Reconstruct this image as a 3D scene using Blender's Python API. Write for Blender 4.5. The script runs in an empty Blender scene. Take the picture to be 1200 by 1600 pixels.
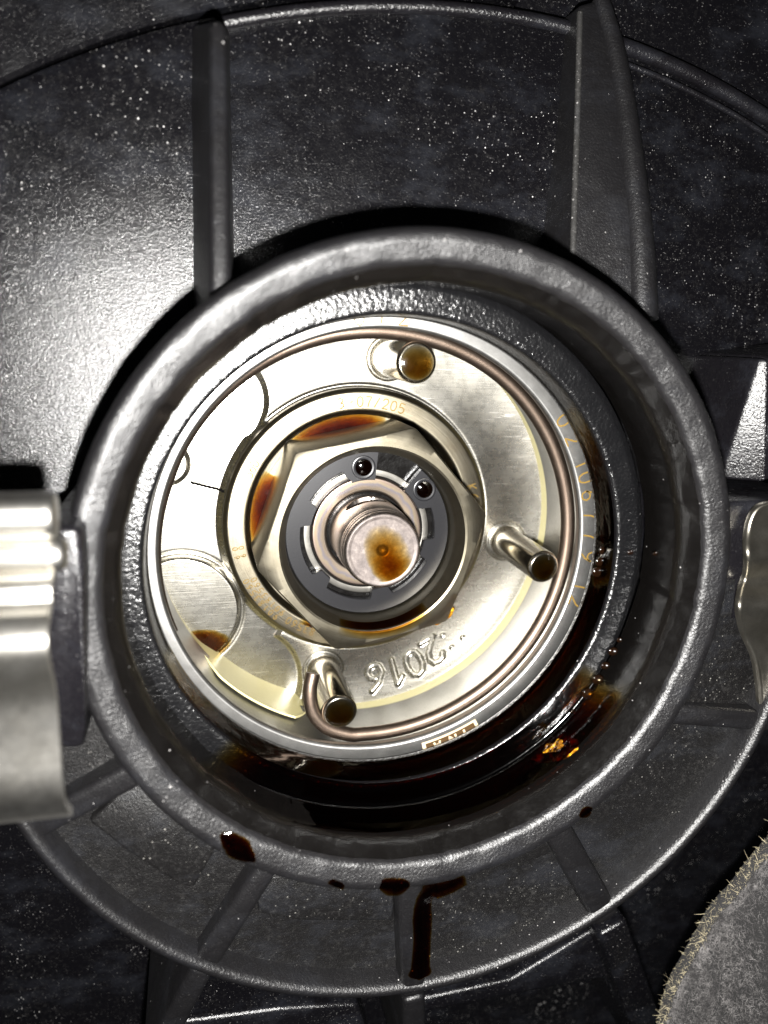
import bpy, bmesh, math, random
import numpy as np
from mathutils import Vector, Matrix
random.seed(7); rng = np.random.default_rng(7)
S = 0.001                                   # everything below is written in millimetres
col = bpy.context.scene.collection
sc = bpy.context.scene
R_ = math.radians
# ------------------------------------------------------------------ camera, light, exposure
FPX, VPX, VPY, CAMZ = 1250.0, 300.0, 510.0, 130.0      # focal length in px of the 1200x1600 picture
CAM = Vector((-31.0, 36.8, CAMZ))           # phone lens, axis of the adjuster is world Z at x=y=0
_v = Vector((VPX-600, -(VPY-800), -FPX)).normalized()
ROT = _v.rotation_difference(Vector((0, 0, -1))).to_matrix()
cd = bpy.data.cameras.new('camera'); cam = bpy.data.objects.new('camera', cd); col.objects.link(cam)
cam.matrix_world = Matrix.Translation(CAM*S) @ ROT.to_4x4()
cd.sensor_fit = 'VERTICAL'; cd.sensor_height = 36.0; cd.sensor_width = 27.0; cd.lens = 36.0*FPX/1600
cd.clip_start = 0.005; cd.clip_end = 10
cd.dof.use_dof = True; cd.dof.focus_distance = 0.146; cd.dof.aperture_fstop = 13.0
sc.camera = cam
w = bpy.data.worlds.new('World'); sc.world = w; w.use_nodes = True
w.node_tree.nodes['Background'].inputs[0].default_value = (0.85, 0.88, 1.0, 1)
w.node_tree.nodes['Background'].inputs[1].default_value = 0.012
FL = CAM + Vector((4, -13, -1))             # phone flash beside the lens
ld = bpy.data.lights.new('phone_flash', 'AREA'); ld.shape = 'DISK'; ld.size = 0.005; ld.energy = 1.6
ld.color = (1.0, 0.98, 0.945)
lo = bpy.data.objects.new('phone_flash', ld); col.objects.link(lo)
lo.location = FL*S
lo.rotation_euler = (Vector((5, -5, 0))-FL).to_track_quat('-Z', 'Y').to_euler()
sc.view_settings.view_transform = 'Standard'; sc.view_settings.look = 'None'
sc.view_settings.exposure = 0.0; sc.view_settings.gamma = 1.0; sc.view_settings.use_curve_mapping = False
sc.cycles.max_bounces = 8; sc.cycles.glossy_bounces = 5; sc.cycles.transparent_max_bounces = 12
sc.cycles.sample_clamp_indirect = 4.0; sc.cycles.blur_glossy = 0.3
sc.cycles.use_denoising = True; sc.cycles.use_adaptive_sampling = True; sc.cycles.adaptive_threshold = 0.025

def at(u, v, z):
    """picture point (1200x1600) -> place on the plane at height z (mm)"""
    d = ROT @ Vector((u-600, -(v-800), -FPX))
    return CAM + d*((z-CAM.z)/d.z)

# ------------------------------------------------------------------ node helpers
class N:
    def __init__(s, name):
        s.m = bpy.data.materials.new(name); s.m.use_nodes = True
        s.t = s.m.node_tree; s.p = s.t.nodes['Principled BSDF']
    def n(s, typ, ins=None, **kw):
        x = s.t.nodes.new(typ)
        for k, v in kw.items(): setattr(x, k, v)
        for k, v in (ins or {}).items(): s.set(x, k, v)
        return x
    def set(s, x, k, v):
        i = x.inputs[k]
        if isinstance(v, bpy.types.NodeSocket): s.t.links.new(v, i)
        elif isinstance(v, bpy.types.Node): s.t.links.new(v.outputs[0], i)
        else:
            if isinstance(v, tuple) and len(v) == 3 and i.type == 'RGBA': v = v+(1,)
            i.default_value = v
    def P(s, **kw):
        for k, v in kw.items(): s.set(s.p, k.replace('_', ' '), v)
    def math(s, op, a, b=0.0, c=None):
        x = s.n('ShaderNodeMath', operation=op); s.set(x, 0, a); s.set(x, 1, b)
        if c is not None: s.set(x, 2, c)
        return x.outputs[0]
    def mm(s):                               # object coordinates in millimetres
        c = s.n('ShaderNodeTexCoord')
        return s.n('ShaderNodeVectorMath', {0: c.outputs['Object'], 1: (1000, 1000, 1000)}, operation='MULTIPLY').outputs[0]
    def scale(s, vec, xyz):
        return s.n('ShaderNodeVectorMath', {0: vec, 1: xyz}, operation='MULTIPLY').outputs[0]
    def noise(s, vec, sc_, det=2.0, rough=.5, out=0):
        return s.n('ShaderNodeTexNoise', {'Vector': vec, 'Scale': sc_, 'Detail': det, 'Roughness': rough}).outputs[out]
    def ramp(s, f, *st):
        r = s.n('ShaderNodeValToRGB', {0: f}); e = r.color_ramp.elements
        while len(e) < len(st): e.new(.5)
        for i, (p, c) in enumerate(st):
            e[i].position = p; e[i].color = (c, c, c, 1) if not isinstance(c, tuple) else c+(1,)
        return r.outputs[0]
    def mix(s, f, a, b, blend='MIX'):
        x = s.n('ShaderNodeMix', data_type='RGBA', blend_type=blend)
        s.set(x, 0, f); s.set(x, 6, a); s.set(x, 7, b); return x.outputs[2]
    def bump(s, h, strength, dist, nrm=None):
        i = {'Height': h, 'Strength': strength, 'Distance': dist*S}
        if nrm is not None: i['Normal'] = nrm
        return s.n('ShaderNodeBump', i).outputs[0]
    def polar(s, vec, c=(0, 0)):
        x = s.n('ShaderNodeSeparateXYZ', {0: vec})
        X = s.math('SUBTRACT', x.outputs[0], c[0]); Y = s.math('SUBTRACT', x.outputs[1], c[1])
        r = s.math('SQRT', s.math('ADD', s.math('MULTIPLY', X, X), s.math('MULTIPLY', Y, Y)))
        return r, s.math('ARCTAN2', Y, X), x.outputs[2]

def plastic(name, base=(.0026, .0025, .0031), rough=.24, grain=1.7, gscale=3.4, dust=1.0, spec=.5, dustcol=(.30, .29, .285), fog=.35, smearw=.22):
    m = N(name); v = m.mm()
    g = m.noise(v, gscale, 3, .6); big = m.noise(v, .045, 3, .6)
    vo = m.n('ShaderNodeTexVoronoi', {'Vector': v, 'Scale': 2.1, 'Randomness': 1.0})
    wob = m.noise(v, 2.5, 2, .5)
    rad = m.math('MULTIPLY', m.n('ShaderNodeSeparateColor', {0: vo.outputs['Color']}).outputs[0], .36)
    rad = m.math('MULTIPLY', rad, m.ramp(big, (.40, 0.15), (.62, 1.0)))
    speck = m.math('LESS_THAN', m.math('ADD', vo.outputs['Distance'], m.math('MULTIPLY', m.math('SUBTRACT', wob, .5), .25)), rad)
    keep = m.math('GREATER_THAN', m.n('ShaderNodeSeparateColor', {0: vo.outputs['Color']}).outputs[1], 1-.28*dust)
    speck = m.math('MULTIPLY', speck, keep)
    fk = m.ramp(m.noise(m.scale(v, (1, 1.35, 1)), 2.3, 3, .62), (.635, 0.0), (.70, 1.0))
    fk = m.math('MULTIPLY', fk, m.ramp(m.noise(v, .22, 4, .7), (.40, .12), (.66, 1.0)))
    film = m.math('MULTIPLY', m.ramp(m.noise(v, 1.1, 6, .75), (.52, 0.0), (.80, 1.0)), m.math('MULTIPLY', m.ramp(big, (.35, .1), (.7, 1.0)), fog*dust))
    c = m.mix(film, base, (.035, .034, .033)); inten = m.math('POWER', m.n('ShaderNodeSeparateColor', {0: vo.outputs['Color']}).outputs[2], 2.2)
    speck = m.math('MULTIPLY', speck, inten)
    c = m.mix(m.math('MULTIPLY', fk, min(1., .38*dust)), c, tuple(x*.55 for x in dustcol))
    c = m.mix(speck, c, dustcol)
    smear = m.ramp(m.noise(m.scale(v, (.8, 1.5, 1)), .075, 7, .72), (.50, 0.0), (.66, 1.0))
    c = m.mix(m.math('MULTIPLY', smear, smearw), c, (.021, .023, .029))
    rr = m.math('ADD', m.math('MULTIPLY', m.noise(v, .35, 4, .6), .22), rough-.11)
    rr = m.math('ADD', rr, m.math('MULTIPLY', smear, .10*smearw))
    m.P(Base_Color=c, Roughness=m.math('ADD', rr, m.math('MULTIPLY', speck, .3)), Specular_IOR_Level=spec)
    h = m.math('ADD', g, m.math('MULTIPLY', speck, .5))
    sc2 = m.noise(m.scale(v, (1, 1, 1)), .5, 5, .7)
    m.P(Normal=m.bump(h, grain*.35, .18, m.bump(sc2, .10, .4)))
    return m.m

def steel(name, base, rough, lines='circ', freq=6.0, lstr=.25, aniso=0.0, tint=None, spot=.0, metallic=1.0, fine=.12):
    m = N(name); v = m.mm()
    if lines == 'circ':
        r, a, z = m.polar(v)
        vec = m.n('ShaderNodeCombineXYZ', {0: m.math('MULTIPLY', r, freq), 1: m.math('MULTIPLY', a, 1.5), 2: m.math('MULTIPLY', z, freq)}).outputs[0]
        l = m.noise(vec, 1.0, 3, .6)
    elif lines == 'lin':
        mp = m.n('ShaderNodeMapping', {'Vector': v, 'Rotation': (0, 0, R_(-62)), 'Scale': (.12, freq, 1)})
        l = m.noise(mp.outputs[0], 1.0, 3, .65)
    else:
        l = m.noise(v, freq, 3, .6)
    big = m.noise(v, .16, 4, .6); f = m.noise(v, 5, 2, .6)
    c = m.mix(m.ramp(big, (.35, 0.0), (.7, 1.0)), base, tint or tuple(x*.8 for x in base))
    c = m.mix(m.math('MULTIPLY', m.ramp(l, (.45, 0.), (.62, 1.)), .25), c, tuple(x*.55 for x in base))
    if lines == 'lin':
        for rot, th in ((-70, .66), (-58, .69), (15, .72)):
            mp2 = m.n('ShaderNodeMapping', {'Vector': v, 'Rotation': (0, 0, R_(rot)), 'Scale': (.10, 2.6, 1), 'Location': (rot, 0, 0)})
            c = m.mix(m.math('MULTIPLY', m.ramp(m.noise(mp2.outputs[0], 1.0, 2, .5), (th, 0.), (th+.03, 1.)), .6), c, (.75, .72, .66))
        c = m.mix(m.math('MULTIPLY', m.ramp(m.noise(v, .5, 6, .75), (.56, 0.), (.72, 1.)), .35), c, (.15, .125, .085))
    if spot: c = m.mix(m.math('MULTIPLY', m.ramp(m.noise(v, 1.6, 4, .7), (.60, 0.), (.72, 1.)), spot), c, (.06, .04, .025))
    rr = m.math('ADD', rough-.05, m.math('MULTIPLY', m.noise(v, .5, 5, .65), .10))
    m.P(Base_Color=c, Metallic=metallic, Roughness=rr, Anisotropic=aniso)
    if aniso: m.P(Tangent=m.n('ShaderNodeTangent', direction_type='RADIAL', axis='Z').outputs[0])
    m.P(Normal=m.bump(f, fine, .03, m.bump(l, lstr, .04)))
    return m.m

def flat(name, base, rough=.5, metallic=0., **kw):
    m = N(name); v = m.mm(); n_ = m.noise(v, 1.4, 4, .6)
    m.P(Base_Color=m.mix(m.math('MULTIPLY', n_, .5), base, tuple(x*.6 for x in base)), Roughness=rough, Metallic=metallic, **kw)
    m.P(Normal=m.bump(m.noise(v, 3.5, 3), .15, .06)); return m.m

def oil_film(name, k=1.0, wave=.5):
    """clear brown oil lying over a surface: absorbs by its depth (attribute 'depth', mm), shiny on top"""
    m = N(name); t = m.t; v = m.mm()
    d = m.n('ShaderNodeAttribute', attribute_name='depth').outputs['Fac']
    d = m.math('MULTIPLY', d, m.math('ADD', .75, m.math('MULTIPLY', m.noise(v, .9, 3), .5)))
    ch = [m.math('EXPONENT', m.math('MULTIPLY', d, -a*k)) for a in (.62, 1.18, 2.9)]
    tint = m.n('ShaderNodeCombineColor', {0: ch[0], 1: ch[1], 2: ch[2]}).outputs[0]
    tr = m.n('ShaderNodeBsdfTransparent', {0: tint})
    nb = m.bump(m.noise(v, .55, 3), wave, .25)
    gl = m.n('ShaderNodeBsdfGlossy', {'Color': (1, 1, 1), 'Roughness': .07, 'Normal': nb})
    lw = m.n('ShaderNodeLayerWeight', {'Blend': .5, 'Normal': nb}).outputs['Facing']
    fr = m.math('ADD', .036, m.math('MULTIPLY', m.math('POWER', lw, 5.0), .6))
    fac = m.math('MULTIPLY', fr, m.math('MINIMUM', m.math('MULTIPLY', d, 8.0), 1.0))
    mx = m.n('ShaderNodeMixShader', {0: fac, 1: tr.outputs[0], 2: gl.outputs[0]})
    out = [n for n in t.nodes if n.type == 'OUTPUT_MATERIAL'][0]
    t.links.new(mx.outputs[0], out.inputs[0]); t.nodes.remove(m.p); m.m['film'] = 1
    return m.m

M = {}
M['cover'] = plastic('black_cover_plastic', dust=1.35, spec=.36, rough=.22, grain=1.35, base=(.0018, .0017, .0022))
M['cover_clean'] = plastic('black_rim_plastic', base=(.0034, .0031, .0039), rough=.28, dust=.35, grain=2.4, gscale=2.2, fog=.6)
M['worn'] = plastic('worn_rim_plastic', base=(.0040, .0038, .0042), rough=.36, dust=.3, grain=1.8, gscale=2.6, fog=.8, smearw=.12, spec=.42)
M['dusty_highlight'] = plastic('dusty_highlight_plastic', base=(.018, .0175, .017), rough=.42, dust=2.2, fog=1.6)
M['floor'] = plastic('dusty_channel_plastic', base=(.0034, .0032, .0033), rough=.36, dust=1.5, grain=2.2, fog=.6, spec=.36, dustcol=(.12, .115, .105))
M['collar'] = plastic('grained_collar_plastic', base=(.0025, .0025, .0028), rough=.22, grain=2.6, gscale=1.5, dust=.12, fog=.05, smearw=0.)
M['wet'] = plastic('oily_bore_plastic', base=(.0016, .0014, .0013), rough=.20, grain=.5, gscale=1.0, dust=.06, fog=0., smearw=0.)
M['plate'] = steel('brushed_plate_steel', (.35, .338, .305), .275, 'lin', 3.2, .55, aniso=.35, tint=(.32, .305, .265))
M['ring'] = steel('ground_ring_steel', (.31, .306, .296), .36, 'noise', 4.0, .12)
M['flange'] = steel('turned_flange_steel', (.165, .15, .115), .33, 'circ', 7.0, .6, aniso=.4, tint=(.14, .12, .085))
M['nut'] = steel('turned_nut_steel', (.19, .172, .132), .37, 'circ', 3.0, .25, tint=(.145, .128, .092), spot=.5)
M['gold'] = None
M['pin'] = steel('polished_pin_steel', (.46, .43, .37), .18, 'noise', 2.0, .05, tint=(.38, .345, .28))
M['plunger'] = steel('plunger_steel', (.24, .215, .195), .30, 'circ', 4.0, .12, tint=(.18, .145, .125))
M['spring'] = steel('bronze_spring_wire', (.115, .088, .070), .42, 'noise', 5.5, .6, tint=(.092, .068, .052), fine=.3)
M['clip'] = steel('bright_clip_steel', (.58, .565, .53), .30, 'noise', 2.5, .15, tint=(.5, .48, .435))
M['clip2'] = steel('brushed_clip_steel', (.55, .52, .45), .33, 'noise', 3.5, .15, tint=(.36, .33, .27))
M['circlip'] = flat('black_oxide_steel', (.010, .010, .0115), .30, .3)
M['sleeve'] = steel('light_sleeve_steel', (.24, .23, .21), .32, 'circ', 5.0, .2)
M['cream'] = flat('cream_plastic', (.36, .325, .165), .34)
M['mark'] = flat('laser_mark_gold', (.105, .064, .012), .7, 0., Specular_IOR_Level=.15)
M['mark_dark'] = flat('laser_mark_dark', (.045, .024, .008), .7, 0., Specular_IOR_Level=.15)
M['mark_pale'] = flat('laser_mark_pale', (.62, .50, .34), .45, .5)
M['dark'] = flat('dark_gap', (.0016, .0013, .0012), .9, 0., Specular_IOR_Level=.05)
M['oil'] = oil_film('oil_film', 1.0, .35)
M['oil_pool'] = oil_film('oil_pool_film', 1.35, .16)
M['felt'] = flat('grey_felt', (.010, .0095, .0097), .95)
def _fib():
    m = N('grey_fibre'); v = m.mm(); m.P(Base_Color=m.ramp(m.noise(v, .22, 5, .7), (.38, (.028, .026, .026)), (.62, (.15, .142, .140))), Roughness=.85); return m.m
M['fibre'] = _fib()
M['fringe'] = flat('cream_fringe', (.30, .26, .17), .85)
def _gold():
    m = N('heat_tinted_steel'); v = m.mm(); r, a, z = m.polar(v)
    t = m.math('ADD', m.math('DIVIDE', m.math('SUBTRACT', r, 7.5), 3.2), m.math('MULTIPLY', m.math('SUBTRACT', m.noise(v, .35, 3), .5), .5))
    c = m.ramp(t, (.0, (.16, .14, .13)), (.3, (.21, .168, .125)), (.5, (.15, .137, .15)), (.65, (.22, .178, .125)), (.85, (.19, .145, .122)), (1.0, (.18, .155, .145)))
    m.P(Base_Color=c, Metallic=1.0, Roughness=.34)
    l = m.noise(m.n('ShaderNodeCombineXYZ', {0: m.math('MULTIPLY', r, 7.)}).outputs[0], 1., 2)
    m.P(Normal=m.bump(l, .25, .04)); return m.m
M['gold'] = _gold()

# ------------------------------------------------------------------ mesh helpers (mm)
def finish(name, bm, mat, parent=None, origin=(0, 0, 0), smooth=38, depth=None):
    o = Vector(origin)
    bmesh.ops.recalc_face_normals(bm, faces=bm.faces[:]) if depth is None else None
    if smooth:
        lim = R_(smooth)
        for f in bm.faces: f.smooth = True
        for e in bm.edges:
            if len(e.link_faces) == 2 and e.calc_face_angle(0) > lim: e.smooth = False
    for v in bm.verts: v.co = (v.co-o)*S
    me = bpy.data.meshes.new(name); bm.to_mesh(me); bm.free()
    me.materials.append(mat)
    ob = bpy.data.objects.new(name, me); col.objects.link(ob)
    place(ob, parent, o); return ob
def place(ob, parent, o):
    ob['o'] = tuple(o)
    if parent is not None:
        ob.parent = parent; ob.location = (Vector(o)-Vector(parent['o']))*S
    else: ob.location = Vector(o)*S
def thing(name, label, cat, origin=(0, 0, 0), group=None):
    e = bpy.data.objects.new(name, None); col.objects.link(e); e.empty_display_size = .004
    place(e, None, origin); tag(e, label, cat, group); return e
def tag(o, label, cat, group=None):
    o['label'] = label; o['category'] = cat
    if group: o['group'] = group
    return o
def grid(bm, P, closed_u=False, closed_v=False):
    """P[i][j] -> quads"""
    V = [[bm.verts.new(p) for p in row] for row in P]; nu, nv = len(V), len(V[0])
    for i in range(nu if closed_u else nu-1):
        for j in range(nv if closed_v else nv-1):
            a, b, c, d = V[i][j], V[(i+1) % nu][j], V[(i+1) % nu][(j+1) % nv], V[i][(j+1) % nv]
            try: bm.faces.new((a, b, c, d))
            except ValueError: pass
    return V
def rounded(prof, rad=.3, n=3):
    """round the corners of an open (r,z) profile"""
    out = [prof[0]]
    for a, b, c in zip(prof, prof[1:], prof[2:]):
        a, b, c = Vector(a), Vector(b), Vector(c)
        d1 = min(rad, (a-b).length*.45); d2 = min(rad, (c-b).length*.45)
        p, q = b+(a-b).normalized()*d1, b+(c-b).normalized()*d2
        for i in range(n+1):
            t = i/n; out.append(tuple(p*(1-t)**2+b*2*t*(1-t)+q*t*t))
    out.append(prof[-1]); return out
def lathe(bm, prof, n=160, c=(0, 0), a0=None, a1=None, f=None):
    full = a0 is None
    A = [2*math.pi*i/n for i in range(n)] if full else [a0+(a1-a0)*i/n for i in range(n+1)]
    P = []
    for a in A:
        row = []
        for (r, z) in prof:
            if f: r, z = f(r, z, a)
            row.append((c[0]+r*math.cos(a), c[1]+r*math.sin(a), z))
        P.append(row)
    V = grid(bm, P, closed_u=full)
    if not full and len(prof) > 2:
        for row in (V[0], V[-1]):
            try: bm.faces.new(row)
            except ValueError: pass
    return V
def lathe_obj(name, prof, mat, parent, rad=.3, n=192, **kw):
    bm = bmesh.new(); lathe(bm, rounded(prof, rad) if rad else prof, n, **{k: v for k, v in kw.items() if k in ('c', 'a0', 'a1', 'f')})
    return finish(name, bm, mat, parent, kw.get('origin', (0, 0, 0)), kw.get('smooth', 38))
def prism(bm, poly, zt, zb, bev=.4, segs=3, base=None):
    """polygon (x,y) raised from zb to zt, top edge bevelled; zt may be a list"""
    zt = zt if isinstance(zt, (list, tuple)) else [zt]*len(poly)
    T = [bm.verts.new((x, y, z)) for (x, y), z in zip(poly, zt)]
    B = [bm.verts.new((x, y, zb)) for x, y in (base or poly)]; n = len(poly)
    top = bm.faces.new(T); bm.faces.new(B[::-1])
    for i in range(n): bm.faces.new((T[i], B[i], B[(i+1) % n], T[(i+1) % n]))
    bm.normal_update()
    if bev:
        E = list(top.edges)+[e for v in T for e in v.link_edges if e not in top.edges]
        bmesh.ops.bevel(bm, geom=list(set(E)), offset=bev, segments=segs, affect='EDGES', profile=.5, clamp_overlap=True)
def prism_obj(name, poly, zt, zb, mat, parent, bev=.4, segs=3, origin=(0, 0, 0)):
    bm = bmesh.new(); prism(bm, poly, zt, zb, bev, segs)
    return finish(name, bm, mat, parent, origin, 50)
def tube(bm, pts, rad, n=14, cap=True):
    pts = [Vector(p) for p in pts]; P = []
    up = Vector((0, 0, 1))
    for i, p in enumerate(pts):
        t = (pts[min(i+1, len(pts)-1)]-pts[max(i-1, 0)]).normalized()
        s = t.cross(up); s = s.normalized() if s.length > 1e-4 else Vector((1, 0, 0)); q = s.cross(t)
        r = rad[i] if isinstance(rad, (list, tuple)) else rad
        P.append([p+(s*math.cos(a)+q*math.sin(a))*r for a in [2*math.pi*k/n for k in range(n)]])
    V = grid(bm, P, closed_v=True)
    if cap:
        for row in (V[0], V[-1]): bm.faces.new(row)
    return V
def curve_pts(P, n=12):
    """Catmull-Rom through points"""
    P = [Vector(p) for p in P]; Q = [2*P[0]-P[1]]+P+[2*P[-1]-P[-2]]; out = []
    for i in range(1, len(Q)-2):
        a, b, c, d = Q[i-1:i+3]
        for k in range(n):
            t = k/n
            out.append(.5*((2*b)+(c-a)*t+(2*a-5*b+4*c-d)*t*t+(3*b-a-3*c+d)*t**3))
    out.append(P[-1]); return out
def film_obj(name, P, D, mat, parent=None, origin=(0, 0, 0)):
    """thin oil sheet: P[i][j] points, D[i][j] oil depth in mm"""
    bm = bmesh.new(); V = grid(bm, P); bm.verts.index_update()
    d = [x for row in D for x in row]
    for f in bm.faces: f.smooth = True
    o = Vector(origin)
    for v in bm.verts: v.co = (v.co-o)*S
    me = bpy.data.meshes.new(name); bm.to_mesh(me); bm.free(); me.materials.append(mat)
    at_ = me.attributes.new('depth', 'FLOAT', 'POINT'); at_.data.foreach_set('value', d)
    ob = bpy.data.objects.new(name, me); col.objects.link(ob); place(ob, parent, o); return ob
def fbm(x, y, s=1.0, seed=0):
    r = 0.; a = 1.
    for k in range(4):
        q = seed*1.7+k*2.3
        r += a*math.sin(x*s+q+1.3*math.sin(y*s*.9+q))*math.cos(y*s*1.1-q+math.sin(x*s*.7)); a *= .5; s *= 2.1
    return r*.5
# stroke letters for the laser marks, on a 0.6 x 1 cell
FONT = {
 '0': [[(.3, 0), (.1, .1), (0, .35), (0, .65), (.1, .9), (.3, 1), (.5, .9), (.6, .65), (.6, .35), (.5, .1), (.3, 0)]],
 '1': [[(.1, .75), (.35, 1), (.35, 0)]],
 '2': [[(0, .75), (.1, .95), (.3, 1), (.5, .95), (.6, .75), (.5, .5), (0, 0), (.6, 0)]],
 '3': [[(0, .9), (.3, 1), (.55, .85), (.5, .6), (.25, .52), (.55, .42), (.6, .2), (.3, 0), (0, .1)]],
 '5': [[(.55, 1), (.05, 1), (.02, .55), (.3, .62), (.58, .5), (.58, .15), (.3, 0), (0, .1)]],
 '6': [[(.5, 1), (.2, .75), (0, .35), (.1, .08), (.3, 0), (.5, .08), (.6, .3), (.5, .5), (.3, .58), (.1, .48), (0, .35)]],
 '7': [[(0, 1), (.6, 1), (.35, .5), (.25, 0)]],
 '8': [[(.3, .52), (.05, .7), (.1, .95), (.3, 1), (.5, .95), (.55, .7), (.3, .52), (.02, .3), (.08, .05), (.3, 0), (.52, .05), (.58, .3), (.3, .52)]],
 '9': [[(.1, 0), (.4, .25), (.6, .65), (.5, .92), (.3, 1), (.1, .92), (0, .7), (.1, .5), (.3, .42), (.5, .52), (.6, .65)]],
 'K': [[(0, 0), (0, 1)], [(.55, 1), (.05, .5), (.6, 0)]], 'H': [[(0, 0), (0, 1)], [(.6, 0), (.6, 1)], [(0, .5), (.6, .5)]],
 '-': [[(.1, .5), (.5, .5)]], '/': [[(.05, 0), (.5, 1)]], ' ': [],
 'I': [[(.3, 0), (.3, 1)]], 'N': [[(0, 0), (0, 1), (.6, 0), (.6, 1)]], 'A': [[(0, 0), (.3, 1), (.6, 0)], [(.12, .38), (.48, .38)]],
}
def ribbon(bm, pts, wd):
    pts = [Vector(p) for p in pts]; L = []
    for i, p in enumerate(pts):
        t = pts[min(i+1, len(pts)-1)]-pts[max(i-1, 0)]; t.z = 0
        s = Vector((-t.y, t.x, 0)).normalized()*wd*.5
        L.append((bm.verts.new(p+s), bm.verts.new(p-s)))
    for a, b in zip(L, L[1:]): bm.faces.new((a[0], a[1], b[1], b[0]))
def dense(st, n=4):
    out = []
    for a, b in zip(st, st[1:]):
        out += [(a[0]+(b[0]-a[0])*k/n, a[1]+(b[1]-a[1])*k/n) for k in range(n)]
    return out+[st[-1]]
def arc_text(bm, chars, r0, h, z, wd, asp=.85, jit=.0):
    """chars: list of (char, angle deg); tops point outwards, text runs clockwise"""
    for ch, a in chars:
        for st in FONT[ch]:
            pts = []
            for (x, y) in dense(st):
                r = r0+y*h; th = R_(a)-(x-.3)*h*asp/r0
                pts.append((r*math.cos(th), r*math.sin(th), z))
            ribbon(bm, pts, wd)

# ================================================================== the black timing cover
RC = (2.3, -0.3)                              # centre of the round opening
cover = thing('timing_cover', 'black ribbed plastic engine cover with a big round opening around the steel adjuster', 'engine cover', (RC[0], RC[1], -12))
def rimf(r, z, a):
    k = fbm(a*22, r*.6, 1, 2); r += .5*max(0., fbm(a*47, 1.3, 1, 9)-.30) if r < 47.5 else 0.; return r+.16*k*(1 if r < 47.5 else .4), z+.12*fbm(a*31, r*.8, 1, 5)*(1 if r > 45 else 0)
lathe_obj('bore_wall', [(43.9, 7.0), (44.0, 16.4), (44.5, 17.8), (46.3, 20.4)], M['wet'], cover, rad=.9, n=360, c=RC, f=rimf)
lathe_obj('opening_rim', [(45.7, 19.0), (46.3, 20.7), (46.9, 21.2), (49.3, 21.9), (50.4, 21.7), (51.0, 20.9), (51.3, 19.4), (51.4, -20)], M['worn'], cover, rad=.4, n=360, c=RC, f=rimf)
lathe_obj('inner_collar', [(42.5, 1.0), (39.6, 1.0), (38.95, 1.6), (38.95, 2.8), (39.2, 3.4), (39.25, 7.6), (39.4, 8.9), (39.9, 9.25), (43.2, 9.25), (44.6, 8.6), (44.6, 7.0)], M['collar'], cover, rad=.35, n=300, c=(.2, .05))
# ---- panels above the opening, out to the big outer arc
AC, AR = Vector((18.4, -64.2)), 153.8
def ray_arc(a, c=AC, R=AR):
    d = Vector((math.cos(a), math.sin(a))); o = Vector(RC)-c
    b = o.dot(d); return -b+math.sqrt(b*b-o.dot(o)+R*R)
def edge_line(u0, v0, u1, v1):
    p, q = at(u0, v0, -10), at(u1, v1, -6); d = Vector((q.x-p.x, q.y-p.y)); o = Vector((p.x, p.y))-Vector(RC)
    def f(r):                                # angle at which the line crosses radius r
        A, B, C = d.dot(d), o.dot(d), o.dot(o)-r*r; k = (-B-math.sqrt(max(0, B*B-A*C)))/A; e = o+d*k; return math.atan2(e.y, e.x)
    return f
E1, E2 = edge_line(338, 30, 343, 480), edge_line(925, 8, 925, 404)
def panel(name, fa, fb, zf, n=60, m=40, r0=49.0, mat='cover'):
    bm = bmesh.new(); P = []
    for i in range(n+1):
        u = i/n; row = []; am = (fa(90)*(1-u)+fb(90)*u); ro = ray_arc(am)
        for j in range(m+1):
            r = r0+(ro-r0)*j/m; a = fa(r)*(1-u)+fb(r)*u; r = min(r, ray_arc(a)) if j < m else ray_arc(a)
            x, y = RC[0]+r*math.cos(a), RC[1]+r*math.sin(a)
            row.append((x, y, zf(x, y, r, a)))
        row.append((row[-1][0]+.8*math.cos(a), row[-1][1]+.8*math.sin(a), row[-1][2]-.5))
        row.append((row[-1][0], row[-1][1], row[-1][2]-7)); P.append(row)
    grid(bm, P); return finish(name, bm, M[mat], cover, (RC[0], RC[1], 0), 40)
zL = lambda x, y, r, a: -6.0-.045*(y-40)-.0016*max(0, y-44)**2-.0006*max(0, -x-38)**2
zM = lambda x, y, r, a: -8.0-.12*(r-50)
zR = lambda x, y, r, a: -8.5-.12*(r-50)
panel('panel', E1, lambda r: R_(186), zL); panel('panel', E2, E1, zM); panel('panel', lambda r: R_(-12), E2, zR)
# lower outer skin beyond the arc and round the bottom
bm = bmesh.new(); P = []
for i in range(161):
    a = 2*math.pi*i/160; row = []
    for r in [60, 80, 100, 120, 150, 190, 230]: row.append((RC[0]+r*math.cos(a), RC[1]+r*math.sin(a), -24.0-.04*(r-60)))
    P.append(row)
grid(bm, P); finish('outer_skin', bm, M['cover'], cover, (RC[0], RC[1], 0), 40)
# beads along the outer arc
def arc_bead(u0, v0, u1, v1, dz, rad, dr=0.):
    p, q = at(u0, v0, -12), at(u1, v1, -12)
    a0 = math.atan2(p.y-AC.y, p.x-AC.x); a1 = math.atan2(q.y-AC.y, q.x-AC.x)
    pts = [(AC.x+(AR+dr)*math.cos(a0+(a1-a0)*t/40), AC.y+(AR+dr)*math.sin(a0+(a1-a0)*t/40), dz(t/40)) for t in range(41)]
    bm = bmesh.new(); tube(bm, pts, rad, 12); finish('bead', bm, M['cover_clean'], cover, pts[20], 60)
arc_bead(345, 25, 893, 44, lambda t: -12.0-.4*t, 1.1)
arc_bead(958, 55, 1290, 150, lambda t: -13.2-1.2*t, 1.3)
arc_bead(958, 55, 1290, 150, lambda t: -12.9-1.2*t, .5, -2.8)
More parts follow.
